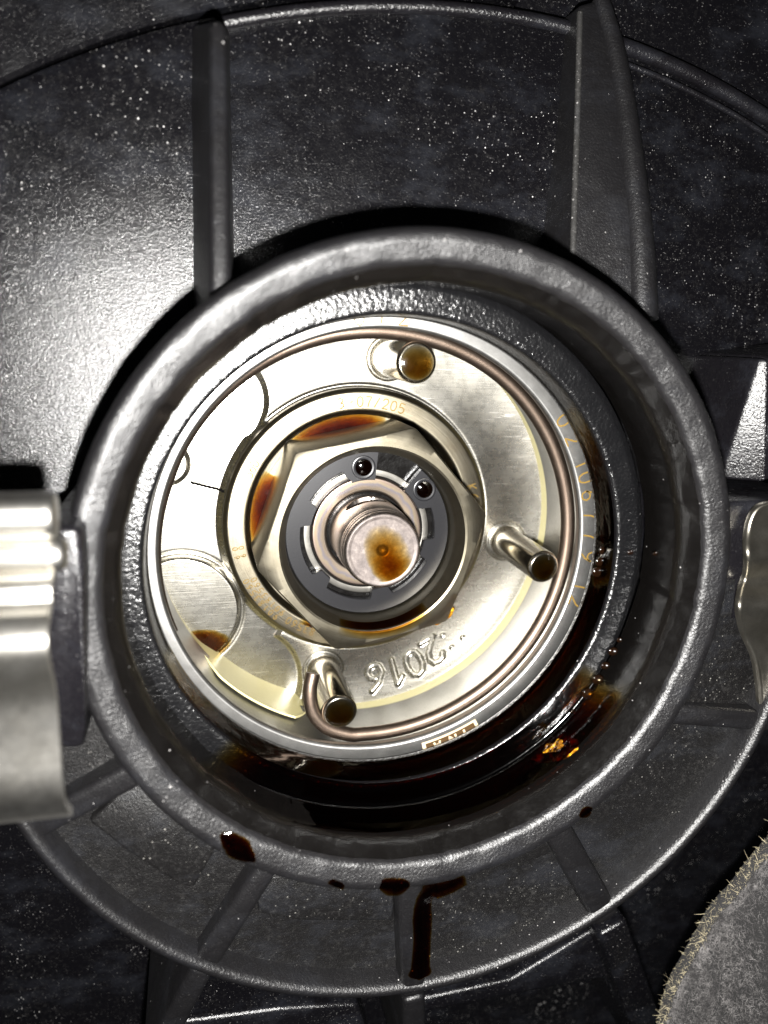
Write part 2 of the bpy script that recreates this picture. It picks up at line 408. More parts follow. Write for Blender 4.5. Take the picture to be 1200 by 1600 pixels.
# outer skin lip left of the rib: raised so that a dark gap shows
bm = bmesh.new(); P = []
for i in range(61):
    a = R_(88+(62)*i/60); row = []
    for r, z in ((AR+1.9, -9), (AR+1.9, -3.0), (AR+2.5, -2.4), (AR+20, -2.2), (AR+60, -4)):
        row.append((AC.x+r*math.cos(a), AC.y+r*math.sin(a), z-8.0))
    P.append(row)
grid(bm, P); finish('outer_flange', bm, M['cover'], cover, (AC.x, AC.y, 0), 40)
bm = bmesh.new(); P = []
for i in range(61):
    a = R_(20+(67.6)*i/60); row = []
    for r, z in ((AR+1.5, -18), (AR+1.5, -15.6), (AR+20, -15.2), (AR+60, -16)):
        row.append((AC.x+r*math.cos(a), AC.y+r*math.sin(a), z))
    P.append(row)
grid(bm, P); finish('outer_flange', bm, M['cover'], cover, (AC.x, AC.y, 0), 40)
# ---- upright ribs from the rim to the arc
def xy(u, v, z): p = at(u, v, z); return (p.x, p.y)
bm = bmesh.new(); _T = [(327, 40, 7), (340, 30, 7), (354, 42, 7), (361, 470, 16), (342, 502, 17), (328, 482, 16.5)]; _B = [(290, 22), (338, 12), (362, 30), (372, 470), (340, 510), (292, 500)]
prism(bm, [xy(*p) for p in _T], [p[2] for p in _T], -18, .8, 4, [xy(u, v, -12) for u, v in _B]); finish('rib', bm, M['worn'], cover, at(345, 300, 0), 50)
prism_obj('gusset', [xy(904, 8, -9), xy(901, 180, -4), xy(893, 404, 4), xy(985, 480, 6), xy(1016, 512, 7), xy(1008, 390, 4), xy(985, 210, -2), xy(958, 60, -7), xy(935, 0, -9)], [-9, -4, 4, 6, 7, 4, -2, -7, -9], -22, M['worn'], cover, .8, 4, at(950, 300, 0))
bm = bmesh.new()
tube(bm, curve_pts([at(938, 0, -9.6), at(962, 90, -6.8), at(982, 220, -2.7), at(999, 380, 2.4), at(1003, 500, 5.6)], 8), [1.5+1.2*k/32 for k in range(33)], 14); finish('gusset_edge', bm, M['worn'], cover, at(990, 300, 6), 60)
bm = bmesh.new(); tube(bm, curve_pts([at(906, 20, -8.4), at(902, 180, -3.9), at(895, 398, 4.0)], 8), .5, 10); finish('gusset_edge', bm, M['dusty_highlight'], cover, at(900, 200, 6), 60)  # bead added for the bright edge line; dust and highlight share its pale colour
# ---- ribbed channel below the opening
OC, OR = (5.0, -8.4), 68.0
Aa, Ab = R_(-185), R_(10)
def to_rim(r, z, a):
    if r > 45: return r, z
    d = Vector((math.cos(a), math.sin(a))); o = Vector(OC)-Vector(RC); b = o.dot(d); return -b+math.sqrt(b*b-o.dot(o)+50.3**2), z
lathe_obj('channel_floor', [(44, 12.4), (57, 12.0), (70, 11.4)], M['floor'], cover, rad=0, n=120, f=to_rim, c=OC, a0=R_(-178), a1=R_(4), origin=(5, -8.4, 4))
lathe_obj('outer_wall', [(66.2, 2.0), (66.5, 13.5), (67.0, 15.3), (68.0, 16.0), (69.0, 15.5), (69.6, 13.8), (70.2, -24)], M['worn'], cover, rad=.6, n=200, c=OC, a0=R_(-176), a1=R_(3), origin=(5, -8.4, 4))
def rib(u0, v0, u1, v1, w0, w1, z0, z1, zb=2.0, mat='worn', bev=1.2):
    p, q = at(u0, v0, z0), at(u1, v1, z1); d = (q-p); d.z = 0; s = Vector((-d.y, d.x, 0)).normalized()
    a, b, c, e = p+s*w0/2, p-s*w0/2, q-s*w1/2, q+s*w1/2
    return prism_obj('rib', [(k.x, k.y) for k in (a, b, c, e)], [z0, z0, z1, z1], zb, M[mat], cover, bev, 4, ((p+q)/2))
rib(256, 1188, 40, 1305, 4.4, 4.0, 18, 15.0)
rib(428, 1345, 322, 1508, 3.8, 4.4, 17, 15.2)
rib(641, 1350, 648, 1560, 4.6, 4.6, 17, 15.4)
rib(852, 1262, 952, 1440, 5.0, 5.4, 16, 15.2)
rib(1048, 1118, 1215, 1130, 4.0, 4.0, 14, 15.0)
# raised steps on the channel floor beside the rim
def step(pts, z, zb=6, mat='floor'): return prism_obj('floor_step', [xy(u, v, z) for u, v in pts], z, zb, M[mat], cover, .6, 3, at(*pts[0], z))
step([(300, 1240), (215, 1215), (138, 1284), (200, 1332), (285, 1386), (303, 1388), (334, 1334), (340, 1290)], 13.6)
step([(400, 1380), (404, 1428), (470, 1440), (615, 1440), (618, 1360), (500, 1330)], 13.4)
step([(680, 1370), (685, 1402), (780, 1372), (868, 1330), (850, 1290), (760, 1330)], 13.4)
# shelf and sloped boss on the right, hinge bracket on the left
prism_obj('shelf', [xy(1080, 785, 12), xy(1290, 778, 12), xy(1290, 960, 12), xy(1150, 972, 12), xy(1085, 985, 12)], 12, -20, M['cover_clean'], cover, 1.0, 4, at(1150, 880, 0))
prism_obj('boss', [xy(1138, 752, 6), xy(1186, 750, 6), xy(1186, 560, 6), xy(1176, 560, 6)], [3.5, 8.2, 8.6, 7.6], -20, M['cover_clean'], cover, .7, 4, at(1170, 660, 0))
prism_obj('boss', [xy(1189, 750, 6), xy(1300, 748, 6), xy(1300, 540, 6), xy(1189, 556, 6)], [5.5, 5.5, 11, 11], -20, M['cover_clean'], cover, .7, 4, at(1230, 660, 0))
prism_obj('hinge_bracket', [xy(60, 826, 27), xy(126, 822, 27), xy(131, 900, 27), xy(130, 1140, 27), xy(126, 1195, 27), xy(60, 1195, 27)], [27, 27, 27, 26, 23, 23], -20, M['cover_clean'], cover, 1.3, 4, at(110, 1000, 0))
# ribs and ledge outside the channel, at the bottom edge
rib(318, 1515, 240, 1660, 4.0, 4.5, 13, 8, -24)
rib(648, 1560, 650, 1700, 4.4, 4.4, 12, 6, -24)
rib(958, 1450, 1040, 1680, 6.5, 7.0, 12, 4, -24, 'cover')
prism_obj('ledge', [xy(655, 1585, 4), xy(972, 1524, 4), xy(940, 1445, 4), xy(800, 1530, 4), xy(660, 1560, 4)], 4, -24, M['cover'], cover, 1.0, 4, at(800, 1540, 0))
prism_obj('ledge', [xy(280, 1596, 4), xy(440, 1575, 4), xy(560, 1568, 4), xy(600, 1700, 4), xy(240, 1700, 4)], 4, -24, M['cover'], cover, 1.0, 4, at(400, 1600, 0))

# ================================================================== the camshaft adjuster
adj = thing('camshaft_adjuster', 'round steel camshaft adjuster with a deep well, three pins and stamped year', 'adjuster', (0, 0, -30))
ring = lathe_obj('outer_ring', [(38.4, -17.0), (38.4, -2.6), (37.4, -2.0), (37.25, -.5), (37.7, 0), (42.2, 0), (42.8, -.6), (42.8, -26)], M['ring'], adj, rad=.25, n=256)
bm = bmesh.new()
arc_text(bm, [('0', 34.7), ('2', 29.0), ('1', 21.8), ('0', 17.8), ('6', 12.9), ('7', 7.4), ('7', 1.7), ('9', -4.2), ('1', -12.6), ('2', -17.0)], 37.95, 2.9, .03, .30, .95)
finish('engraved_number', bm, M['mark'], ring, (0, 0, 0), 0); bm = bmesh.new()
arc_text(bm, [('0', 97), ('7', 91.5), ('2', 86)], 37.95, 2.9, .03, .24, .95)
finish('engraved_number', bm, M['mark'], ring, (0, 0, 0), 0)
# framed maker's mark on the ring
def ring_patch(name, r0, r1, a0, a1, z, mat, par):
    bm = bmesh.new(); grid(bm, [[(r*math.cos(R_(a)), r*math.sin(R_(a)), z) for r in np.linspace(r0, r1, 6)] for a in np.linspace(a0, a1, 20)])
    return finish(name, bm, mat, par, (0, 0, 0), 0)
ring_patch('engraved_frame', 38.55, 41.4, -77.2, -60.8, .02, M['mark_pale'], ring)
ring_patch('engraved_field', 39.0, 41.0, -76.2, -61.7, .035, M['mark_dark'], ring)
bm = bmesh.new(); arc_text(bm, [('I', -65.0), ('N', -68.5), ('A', -73.0)], 39.3, 1.7, .05, .42, 1.2)
finish('engraved_letters', bm, M['mark_pale'], ring, (0, 0, 0), 0)
kl = lambda a: max(0., min(1., 3.2*(1-abs(((math.degrees(a)+124+180) % 360)-180)/19.)))
lathe_obj('plastic_liner', [(38.9, -16.0), (38.5, -16.2), (38.8, -17.2), (39.05, -23)], M['cream'], adj, rad=.15, n=220, f=lambda r, z, a: ((r-.9*kl(a)), (z+(6.5*kl(a) if z > -21 else 0))))

# stamped front plate as a fine relief
st = .17; xs = np.arange(-39.6, 39.61, st); X, Y = np.meshgrid(xs, xs, indexing='ij'); RR = np.hypot(X, Y)
sst = lambda e0, e1, x: (lambda t: t*t*(3-2*t))(np.clip((x-e0)/(e1-e0), 0, 1))
circ = lambda cx, cy, r: np.hypot(X-cx, Y-cy)-r
wn = lambda a: (math.cos(R_(a)), math.sin(R_(a)))
n1, n2 = wn(137-90), wn(236+90)
wedge = np.maximum(np.maximum(n1[0]*X+n1[1]*Y, n2[0]*X+n2[1]*Y), 27.0-RR)
sdf = np.minimum(np.minimum(circ(-26.5, 23.5, 8.8), circ(-22.8, -33, 11.6)), wedge)
Z = -1.0*sst(.6, -.6, sdf)
Z += 1.1*sst(.45, -.45, circ(-34.4, -17.4, 11.0)) - .35*np.exp(-(circ(-34.4, -17.4, 11.7)/.45)**2)
Z += .9*sst(.4, -.4, circ(-36.2, 11.8, 3.9))
Z += .014*np.maximum(0, RR-30.5)**2*sst(-3, 1, sdf)
Z -= .25*np.exp(-((RR-26.7)/.35)**2)
Z += .035*np.sin(X*.21+.5)*np.cos(Y*.17) + .02*np.sin(X*.5-Y*.37)
def seg_d(strokes):
    d = np.full(X.shape, 9.)
    for s_ in strokes:
        for (a, b) in zip(s_, s_[1:]):
            a, b = np.array(a), np.array(b); ab = b-a; L = ab@ab+1e-9
            t = np.clip(((X-a[0])*ab[0]+(Y-a[1])*ab[1])/L, 0, 1)
            d = np.minimum(d, np.hypot(X-a[0]-t*ab[0], Y-a[1]-t*ab[1]))
    return d
strokes = []
for ch, a, rm in (('2', -59.6, 33.5), ('0', -67.6, 34.0), ('1', -74.8, 34.2), ('6', -82.4, 34.3)):
    h = 5.6; e_r = Vector(wn(a)); e_t = Vector((e_r.y, -e_r.x))      # tops outward, runs clockwise
    for s_ in FONT[ch]:
        strokes.append([tuple(e_r*(rm+(y-.5)*h)+e_t*((x-.3)*h*.95)) for x, y in dense(s_, 2)])
dd = seg_d(strokes); Z -= .7*sst(.66, .26, dd)
for (x, y) in ((18.9, -25.5), (23.3, -26.2), (21.0, -28.2)): Z -= .45*np.exp(-((X-x)**2+(Y-y)**2)/.12)
for a in (80, -9.6, -101.6):
    px, py = 32.3*math.cos(R_(a)), 32.3*math.sin(R_(a)); d = circ(px, py, 3.95); Z -= .5*np.exp(-(d/.22)**2)
keep = RR < 39.4; idx = -np.ones(X.shape, int); idx[keep] = np.arange(keep.sum())
co = np.c_[X[keep], Y[keep], Z[keep]-22.0+22.0]*S
q = np.stack([idx[:-1, :-1], idx[1:, :-1], idx[1:, 1:], idx[:-1, 1:]], -1).reshape(-1, 4); q = q[(q >= 0).all(1)]
q = q[~((RR[:-1, :-1] < 19).reshape(-1)[(np.stack([idx[:-1, :-1], idx[1:, :-1], idx[1:, 1:], idx[:-1, 1:]], -1).reshape(-1, 4) >= 0).all(1)])]
me = bpy.data.meshes.new('front_plate'); me.vertices.add(len(co)); me.vertices.foreach_set('co', co.ravel())
me.loops.add(q.size); me.loops.foreach_set('vertex_index', q.ravel()); me.polygons.add(len(q))
me.polygons.foreach_set('loop_start', np.arange(0, q.size, 4)); me.polygons.foreach_set('loop_total', np.full(len(q), 4)); me.update(); me.validate()
me.polygons.foreach_set('use_smooth', np.ones(len(q), bool)); me.materials.append(M['plate'])
plate = bpy.data.objects.new('front_plate', me); col.objects.link(plate); place(plate, adj, (0, 0, -22))
def plate_z(x, y):
    i = int(round((x+39.6)/st)); j = int(round((y+39.6)/st)); return -22+float(Z[min(max(i, 0), len(xs)-1), min(max(j, 0), len(xs)-1)])
# black scribed line with a little oil in it
bm = bmesh.new(); L = []
for k in range(25):
    t = k/24; x, y = -32.1+6.2*t, 8.1-1.75*t+.06*math.sin(k*2.1); L.append((x, y, plate_z(x, y)+.05))
ribbon(bm, L, .55); finish('scribed_line', bm, M['dark'], plate, L[12], 0)

def pin(a, ztip, r=3.35):
    px, py = 32.3*math.cos(R_(a)), 32.3*math.sin(R_(a)); bm = bmesh.new()
    lathe(bm, rounded([(0.02, -24), (r+.25, -24), (r+.25, -21.2), (r, -20.8), (r, ztip-.55), (r-.45, ztip), (r-.75, ztip-.02), (0.02, ztip-.05)], .25), 56, (px, py))
    o = finish('guide_pin', bm, M['pin'], adj, (px, py, -22))
    P = []; D = []
    for i in range(33):
        b = 2*math.pi*i/32; P.append([]); D.append([])
        for j in range(13):
            t = j/12; rr = t*(r-.5)
            P[-1].append((px+rr*math.cos(b), py+rr*math.sin(b), ztip+.03+.42*(1-t*t)))
            low = .5+.5*(-math.sin(b)*t)                        # the drop sags down the picture
            D[-1].append(max(0., (1-t**4)*(.22+.95*low)))
    film_obj('oil_drop', P, D, M['oil'], o, (px, py, ztip)); return o
pin(80.2, -1.2, 3.5); pin(-9.6, -2.6, 3.1); pin(-101.4, -3.0, 3.3)

# return spring: a wire round the pins, hooked on the lowest pin
W = 1.35; pts = []
hook = [at(489, 1052, -6.0), at(484, 1080, -5.2), at(489, 1112, -4.6), at(510, 1136, -4.2), at(545, 1147, -4.0)]
end = hook[-1]; ra = math.hypot(end.x, end.y); aa = math.degrees(math.atan2(end.y, end.x))
tail = []
for k in range(1, 73):
    a = aa+k*(300/72); rr = ra+(36.7-ra)*min(1, k/9)
    if k > 42: rr += min(1.05, (k-42)*.06)
    if k > 62: rr += (k-62)*.14
    tail.append(Vector((rr*math.cos(R_(a)), rr*math.sin(R_(a)), -4.0-.1*max(0, k-50))))
pts = curve_pts(hook[:-1]+[end]+tail, 3)
bm = bmesh.new(); tube(bm, pts, W, 16)
spring = tag(finish('return_spring', bm, M['spring'], None, (0, 0, -4), 60), 'brown bronze spring wire running round the well and hooked on the lowest pin', 'spring')

# hex bolt with round flange
bolt = thing('hex_bolt', 'large hexagonal steel valve bolt with round engraved flange in the middle of the adjuster', 'bolt', (0, 0, -23))
fl = lathe_obj('flange', [(18, -20.9), (21.3, -20.9), (21.9, -19.4), (22.3, -19.1), (25.5, -19.1), (26.3, -19.7), (26.4, -23)], M['flange'], bolt, rad=.25, n=220)
bm = bmesh.new()
arc_text(bm, [('3', 100), ('-', 95), ('0', 91), ('7', 87), ('/', 83), ('2', 79), ('0', 75), ('5', 71)], 22.8, 1.9, -19.07, .2, .9)
def put(): finish('engraved_number', bm, M['mark'], fl, (0, 0, -19), 0); return bmesh.new()
bm = put(); arc_text(bm, [('K', 16.5), ('6', 12)], 22.8, 1.9, -19.07, .2, .9); bm = put()
def blockrow(a0, a1, r0, h, n):
    cs = '0653810927'; arc_text(bm, [(cs[k % 10], a0+(a1-a0)*k/(n-1)) for k in range(n)], r0, h, -19.07, .16, .8)
blockrow(-153, -131, 22.6, 1.2, 8); bm = put(); blockrow(-154, -132, 24.0, 1.2, 8); bm = put(); blockrow(-126, -113, 23.0, 1.5, 5); bm = put(); blockrow(-170, -166, 22.8, 1.0, 2); blockrow(-170, -166, 24.0, 1.0, 2); bm = put(); blockrow(149, 155, 22.8, 1.8, 3)
finish('engraved_number', bm, M['mark'], fl, (0, 0, -19), 0)
bm = bmesh.new(); HZ = -5.0; NA = 360; P = []; Fq = 21.6*math.cos(R_(30))
def hexr(a): return Fq/math.cos(((a-R_(11.5)-R_(30)+R_(30)) % R_(60))-R_(30))
for i in range(NA):
    a = 2*math.pi*i/NA; hr = min(hexr(a), 21.4); ch = .30*max(0., hr-19.2)
    row = [(hr, -22.0), (hr, HZ-.30-ch), (hr-.08, HZ-.12-ch), (hr-.28, HZ-ch*.95), (18.1, HZ), (17.3, HZ), (16.95, HZ-.2), (15.95, HZ-2.6), (15.75, HZ-3.2), (15.75, -13.2), (15.7, -13.4)]
    P.append([(r*math.cos(a), r*math.sin(a), z) for r, z in row])
grid(bm, P, closed_u=True); finish('hex_head', bm, M['nut'], bolt, (0, 0, -5), 28)
lathe_obj('inner_groove', [(15.8, -13.0), (12.0, -13.1), (7.0, -13.6)], M['wet'], bolt, rad=0, n=90, origin=(0, 0, -13))  # dark floor added so the gaps in the circlip read black

# circlip
clip = bmesh.new()
def inner_r(a):
    a = (a+180) % 360-180
    slots = [(171, 180), (-180, -143.5), (-129, -86), (-68.5, -25), (-7, 23), (112, 151)]
    d = min(max(s0-a, a-s1) for s0, s1 in slots) if not any(s0 == 171 and a >= 171 for s0, s1 in slots) else -4
    if a > 165: d = 171-a
    if a < -170: d = -4
    t = min(1., max(0., (d+1.5)/3.)); base = 10.9
    for la, lr in ((38, 10.3), (96, 10.2)):
        if abs(a-la) < 13: base = lr
    return 12.75+(base-12.75)*t*t*(3-2*t)
A0, A1 = 84.5, 84.5+360-33.5; n = 300; zc = -10.9
rows = []
for i in range(n+1):
    a = A0+(A1-A0)*i/n; ri = inner_r(a); ro = 15.45
    c_, s_ = math.cos(R_(a)), math.sin(R_(a)); z0, z1 = zc-1.3, zc; b = .12
    prof = [(ri, z0), (ri, z1-b), (ri+b, z1), (ro-b, z1), (ro, z1-b), (ro, z0)]
    rows.append([(r*c_, r*s_, z) for r, z in prof])
V = grid(clip, rows, closed_v=True)
for r_ in (V[0], V[-1]): clip.faces.new(r_)
cl = thing('circlip', 'black internal retaining ring with two plier holes seated inside the hex bolt', 'retaining ring', (0, 0, zc-1.3))
finish('ring_body', clip, M['circlip'], cl, (0, 0, zc), 40)
def lug(a, rr):
    c = Vector((rr*math.cos(R_(a)), rr*math.sin(R_(a)))); bm = bmesh.new()
    lathe(bm, rounded([(1.55, zc+.08), (1.95, zc+.14), (2.2, zc+.08), (2.25, zc-.1)], .1), 36, c)
    finish('lug_rim', bm, M['circlip'], cl, (c.x, c.y, zc), 60)
    bm = bmesh.new(); lathe(bm, [(0.02, zc+.02), (1.2, zc+.02), (1.6, zc+.09)], 32, c); finish('plier_hole', bm, M['dark'], cl, (c.x, c.y, zc), 60)
    P, D = [], []
    for i in range(25):
        b = 2*math.pi*i/24; P.append([]); D.append([])
        for j in range(7):
            t = j/6; P[-1].append((c.x+1.5*t*math.cos(b), c.y+1.5*t*math.sin(b), zc+.1+.35*(1-t*t))); D[-1].append(1.5)
    film_obj('oil_drop', P, D, M['oil'], cl, (c.x, c.y, zc))
lug(38, 13.3); lug(95.5, 12.6)
# valve plunger with its sleeve
pl = thing('valve_plunger', 'round steel valve plunger with amber oil stain on its tip inside the circlip', 'plunger', (0, 0, -14.5))
lathe_obj('sleeve', [(10.75, -15), (10.75, -12.5), (12.0, -12.5), (12.1, -15)], M['sleeve'], pl, rad=.15, n=120, origin=(0, 0, -12))
lathe_obj('tinted_ring', [(7.55, -14), (7.6, -12.7), (8.0, -12.35), (10.3, -12.2), (10.5, -12.5), (10.55, -14)], M['gold'], pl, rad=.2, n=120, origin=(0, 0, -12))
bm = bmesh.new(); n = 160; prof = [(7.1, -14.4)]+[(7.1, -14.0+.2*k) for k in range(41)]+[(7.08, -5.2), (7.0, -3.2), (6.8, -2.2), (6.88, -2.1), (6.88, -1.7), (6.78, -1.6), (6.78, -1.2), (6.9, -1.1), (6.9, -.7), (6.78, -.6), (6.78, .3), (6.4, .72)]
def notch(r, z, a):
    d = math.degrees(a) % 360
    for c_, hw in ((100, 32), (24, 12), (212, 12)):
        u = (d-c_+180) % 360-180
        if z < -4.9 and abs(u) < hw:
            e = math.sqrt(max(0, 1-(u/hw)**2)); zc_ = -8.6; 
            if abs(z-zc_) < 2.0*e: r -= 1.9*min(1., (2.0*e-abs(z-zc_))/.3)
    return r, z
lathe(bm, prof, n, (0, 0), f=notch); finish('stem', bm, M['plunger'], pl, (0, 0, 0), 35)
m = N('dull_tip_steel'); v = m.mm(); nn = m.noise(v, .8, 6, .7)
m.P(Base_Color=m.ramp(nn, (.35, (.06, .050, .047)), (.55, (.095, .08, .074)), (.72, (.15, .13, .118))), Metallic=.55, Roughness=.5, Normal=m.bump(nn, .3, .1)); M['tip'] = m.m
lathe_obj('tip_face', [(6.42, .70), (6.2, .86), (5.9, .80), (5.6, .72), (1.2, .70), (.95, .6), (.6, 0), (.05, -.25)], M['tip'], pl, rad=.08, n=96)
P, D = [], []
for i in range(61):
    b = 2*math.pi*i/60; P.append([]); D.append([])
    for j in range(25):
        t = j/24*5.7; x, y = t*math.cos(b), t*math.sin(b); P[-1].append((x, y, .78))
        u, v = x-.9, y+.7
        e = math.hypot(u*1.05+.25*v, v*.80)+.5*fbm(x, y, .5, 2)
        D[-1].append(max(0., min(1.5, (4.3-e)*.27*(1.0+.42*max(0, -v)-.08*v))))
film_obj('oil_stain', P, D, M['oil'], pl, (0, 0, .7))

# ================================================================== oil
def plate_film(name, cx, cy, rx, ry, rot, dmax, z=None, par=None, label=None, clipr=None, zoff=.09, sag=0.):
    P, D = [], []
    for i in range(61):
        b = 2*math.pi*i/60; P.append([]); D.append([])
        for j in range(21):
            t = j/20; wob = 1+.12*fbm(math.cos(b)*2+cx, math.sin(b)*2+cy, 1.2, 3)
            u, v = rx*t*wob*math.cos(b), ry*t*wob*math.sin(b); x = cx+u*math.cos(rot)-v*math.sin(rot); y = cy+u*math.sin(rot)+v*math.cos(rot)
            P[-1].append((x, y, (plate_z(x, y) if z is None else z)+zoff)); D[-1].append(dmax*(1-t**2)*(1+sag*(-math.sin(b)*t)))
    return film_obj(name, P, D, M['oil'], par, (cx, cy, -22))
# stain on the lower edge of the disc
tag(plate_film('oil_stain', -31.6, -25.0, 6.6, 3.9, R_(8), 2.6), 'dark brown oil stain on the lower edge of the stamped disc at left', 'oil stain')
def lathe_film(name, prof, a0, a1, dfun, c=(0, 0), n=90, org=(0, 0, 0)):
    P, D = [], []
    for i in range(n+1):
        u = i/n; a = R_(a0+(a1-a0)*u); P.append([]); D.append([])
        for j, (r, z) in enumerate(prof):
            t = j/(len(prof)-1); P[-1].append((c[0]+r*math.cos(a), c[1]+r*math.sin(a), z)); D[-1].append(max(0., dfun(u, t)))
    return film_obj(name, P, D, M['oil'], None, org)
lin = lambda p, q, n: [(p[0]+(q[0]-p[0])*k/n, p[1]+(q[1]-p[1])*k/n) for k in range(n+1)]
hump = lambda u: 4*u*(1-u)
tag(lathe_film('oil_stain', lin((22.0, -19.0), (26.2, -19.4), 10), -124, -96, lambda u, t: 2.6*sst(.05, .6, u)*sst(1.15, .35, t+.25*(1-u))), 'brown oil stain on the flange under the lowest hexagon corner', 'oil stain')
tag(lathe_film('oil_stain', lin((16.0, HZ-2.3), (17.0, HZ-.12), 8)+lin((17.1, HZ+.03), (18.4, HZ+.05), 4), -112, -52, lambda u, t: 1.9*hump(u)**.7*sst(1.0, .2, t)+.15*hump(u)), 'brown oil film along the lower bore edge of the hexagon', 'oil stain')
tag(lathe_film('oil_stain', lin((18.6, -20.6), (21.5, -20.55), 8), 76, 132, lambda u, t: 3.2*hump(u)**.6*(1-t)**.8), 'long amber oil puddle above the upper hexagon flat', 'oil stain')
tag(lathe_film('oil_stain', lin((18.6, -20.6), (21.5, -20.55), 8), 150, 192, lambda u, t: 3.0*hump(u)**.6*(1-t)**.8), 'small amber oil puddle beside the left hexagon flat', 'oil stain')
tag(lathe_film('oil_stain', lin((18.6, -20.8), (26.3, -19.2), 8), -96, -48, lambda u, t: 2.0*hump(u)**.6*(1-t)), 'amber oil puddle under the lower right hexagon flat', 'oil stain')
# oil wetting the collar and the wall below it
pool = thing('oil_pool', 'dark glossy oil wetting the lower inside wall of the opening', 'oil', (0, -40, 3))
def pool_part(name, prof, a0, a1, d, c, amp, ka, sd):
    P, D = [], []; n = 150
    for i in range(n+1):
        u = i/n; a = R_(a0+(a1-a0)*u); P.append([]); D.append([])
        for j, (r, z) in enumerate(prof):
            t = j/(len(prof)-1); k = amp*hump(u)*fbm(math.degrees(a)*ka, t*5, 1., sd)
            P[-1].append((c[0]+(r-.12-abs(k)*.6)*math.cos(a), c[1]+(r-.12-abs(k)*.6)*math.sin(a), z+.12+abs(k)*.4)); D[-1].append(d*min(1, 2.2*hump(u))**1.5*max(0, min(1, .8+.6*fbm(u*9, t*2, 1, sd+3)+hump(u))))
    return film_obj(name, P, D, M['oil_pool'], pool, (0, -40, 3))
pool_part('wall_film', lin((38.85, 2.9), (39.2, 8.6), 8), -160, 40, 3.0, (.2, .05), .15, .06, 1)
pool_part('ledge_film', lin((39.5, 9.1), (43.4, 9.3), 10)+lin((43.9, 10), (44.0, 16.5), 10), -135, -30, 2.5, (.9, .1), .40, .045, 4)

def bead(u, v, z, r):  # small glossy blobs added where glints are wanted
    p = at(u, v, z); bm = bmesh.new(); bmesh.ops.create_uvsphere(bm, u_segments=14, v_segments=9, radius=r*1.35)
    for k in bm.verts: k.co = Vector((k.co.x*1.2, k.co.y*1.0, k.co.z*.4))+p
    finish('glint_bead', bm, M['glint_bead'], pool, p, 180)
m = N('glint_bead_gloss'); m.P(Base_Color=(.004, .0016, .0006), Roughness=.06, IOR=1.6, Specular_IOR_Level=.8); M['glint_bead'] = m.m
for u, v, z, r in ((943, 860, 5.5, .55), (938, 878, 5.5, .6), (934, 894, 5.5, .7), (958, 1018, 9.6, .6), (946, 1040, 9.6, .55), (934, 1062, 9.6, .7), (919, 1084, 9.6, .8), (897, 1113, 9.6, .5), (1003, 1172, 20.5, .5), (990, 1189, 20.5, .5), (976, 1204, 20.4, .6), (962, 1220, 20.3, .5), (985, 863, 9.6, .35), (1024, 865, 13, .3), (912, 1100, 9.6, .3), (968, 1000, 9.6, .35), (872, 1062, 6, .4)): bead(u, v, z, r)
# the pieces of oil that ran over the rim
def run(name, label, pts, wd, hgt=.22, n=14, d=3.0):
    C = curve_pts([Vector(p) for p in pts], 8); P = []; D = []
    for i, p in enumerate(C):
        t = (C[min(i+1, len(C)-1)]-C[max(i-1, 0)]).normalized(); s = t.cross(Vector((0, 0, 1))).normalized(); q = s.cross(t)
        u = i/(len(C)-1); ww = wd(u)*(1+.18*fbm(i*.4, 2, 1, 3)); e = min(1, 6*hump(u))
        P.append([p+s*ww*(2*k/n-1)+q*(hgt*hump(k/n)+.05) for k in range(n+1)]); D.append([d*e*hump(k/n)**.6*(1+.3*fbm(i*.3, k*.5, 1, 7)) for k in range(n+1)])
    return tag(film_obj(name, P, D, M['oil'], None, C[len(C)//2]), label, 'oil')
m = N('thick_brown_oil'); v = m.mm(); m.P(Base_Color=(.0042, .0020, .0009), Roughness=.12, Coat_Weight=1.0, Coat_Roughness=.03, IOR=1.47, Normal=m.bump(m.noise(v, .5, 3), .25, .4)); M['oil_thick'] = m.m
m = N('painted_amber_light'); v = m.mm(); nn = m.noise(m.scale(v, (.5, 1.1, 1)), .8, 3, .55)
m.P(Base_Color=m.ramp(nn, (.42, (.006, .002, .0004)), (.54, (.14, .055, .004)), (.68, (.60, .33, .02))), Roughness=.1, Coat_Weight=1.0, Normal=m.bump(nn, .15, .5)); M['amber_light'] = m.m  # ramp puts the amber light into the base colour
run('oil_run', 'dark oil run trickling from the lower rim down along the bottom rib', [at(728, 1374, 22.3), at(700, 1388, 22.4), at(672, 1397, 21.9), at(661, 1415, 19.5), at(660, 1460, 17.2), at(657, 1510, 16.4), at(655, 1530, 16.2)], lambda u: 1.1+.9*u if u < .9 else 2.0*math.sqrt(max(.02, 1-((u-.9)/.1)**2)))
run('oil_patch', 'small dark oil patch on the lower left part of the rim', [at(345, 1302, 21.8), at(362, 1316, 22.1), at(380, 1332, 22.1), at(398, 1345, 21.7)], lambda u: .3+1.5*hump(u))
run('oil_patch', 'amber brown oil patch at the bottom lip of the rim', [at(528, 1376, 21.6), at(524, 1386, 22.0)], lambda u: 1.5)
run('oil_patch', 'dark oil patch on the rim just left of the trickling oil run', [at(590, 1378, 21.5), at(615, 1386, 22.0), at(640, 1382, 21.8)], lambda u: .5+1.2*hump(u))
run('oil_patch', 'tiny oil patch on the rim above the lower right rib', [at(905, 1276, 22.2), at(925, 1262, 22.2)], lambda u: .9*hump(u)+.2)
bm = bmesh.new(); P = []; p0 = at(893, 1192, 13); a0 = math.atan2(p0.y-RC[1], p0.x-RC[0])
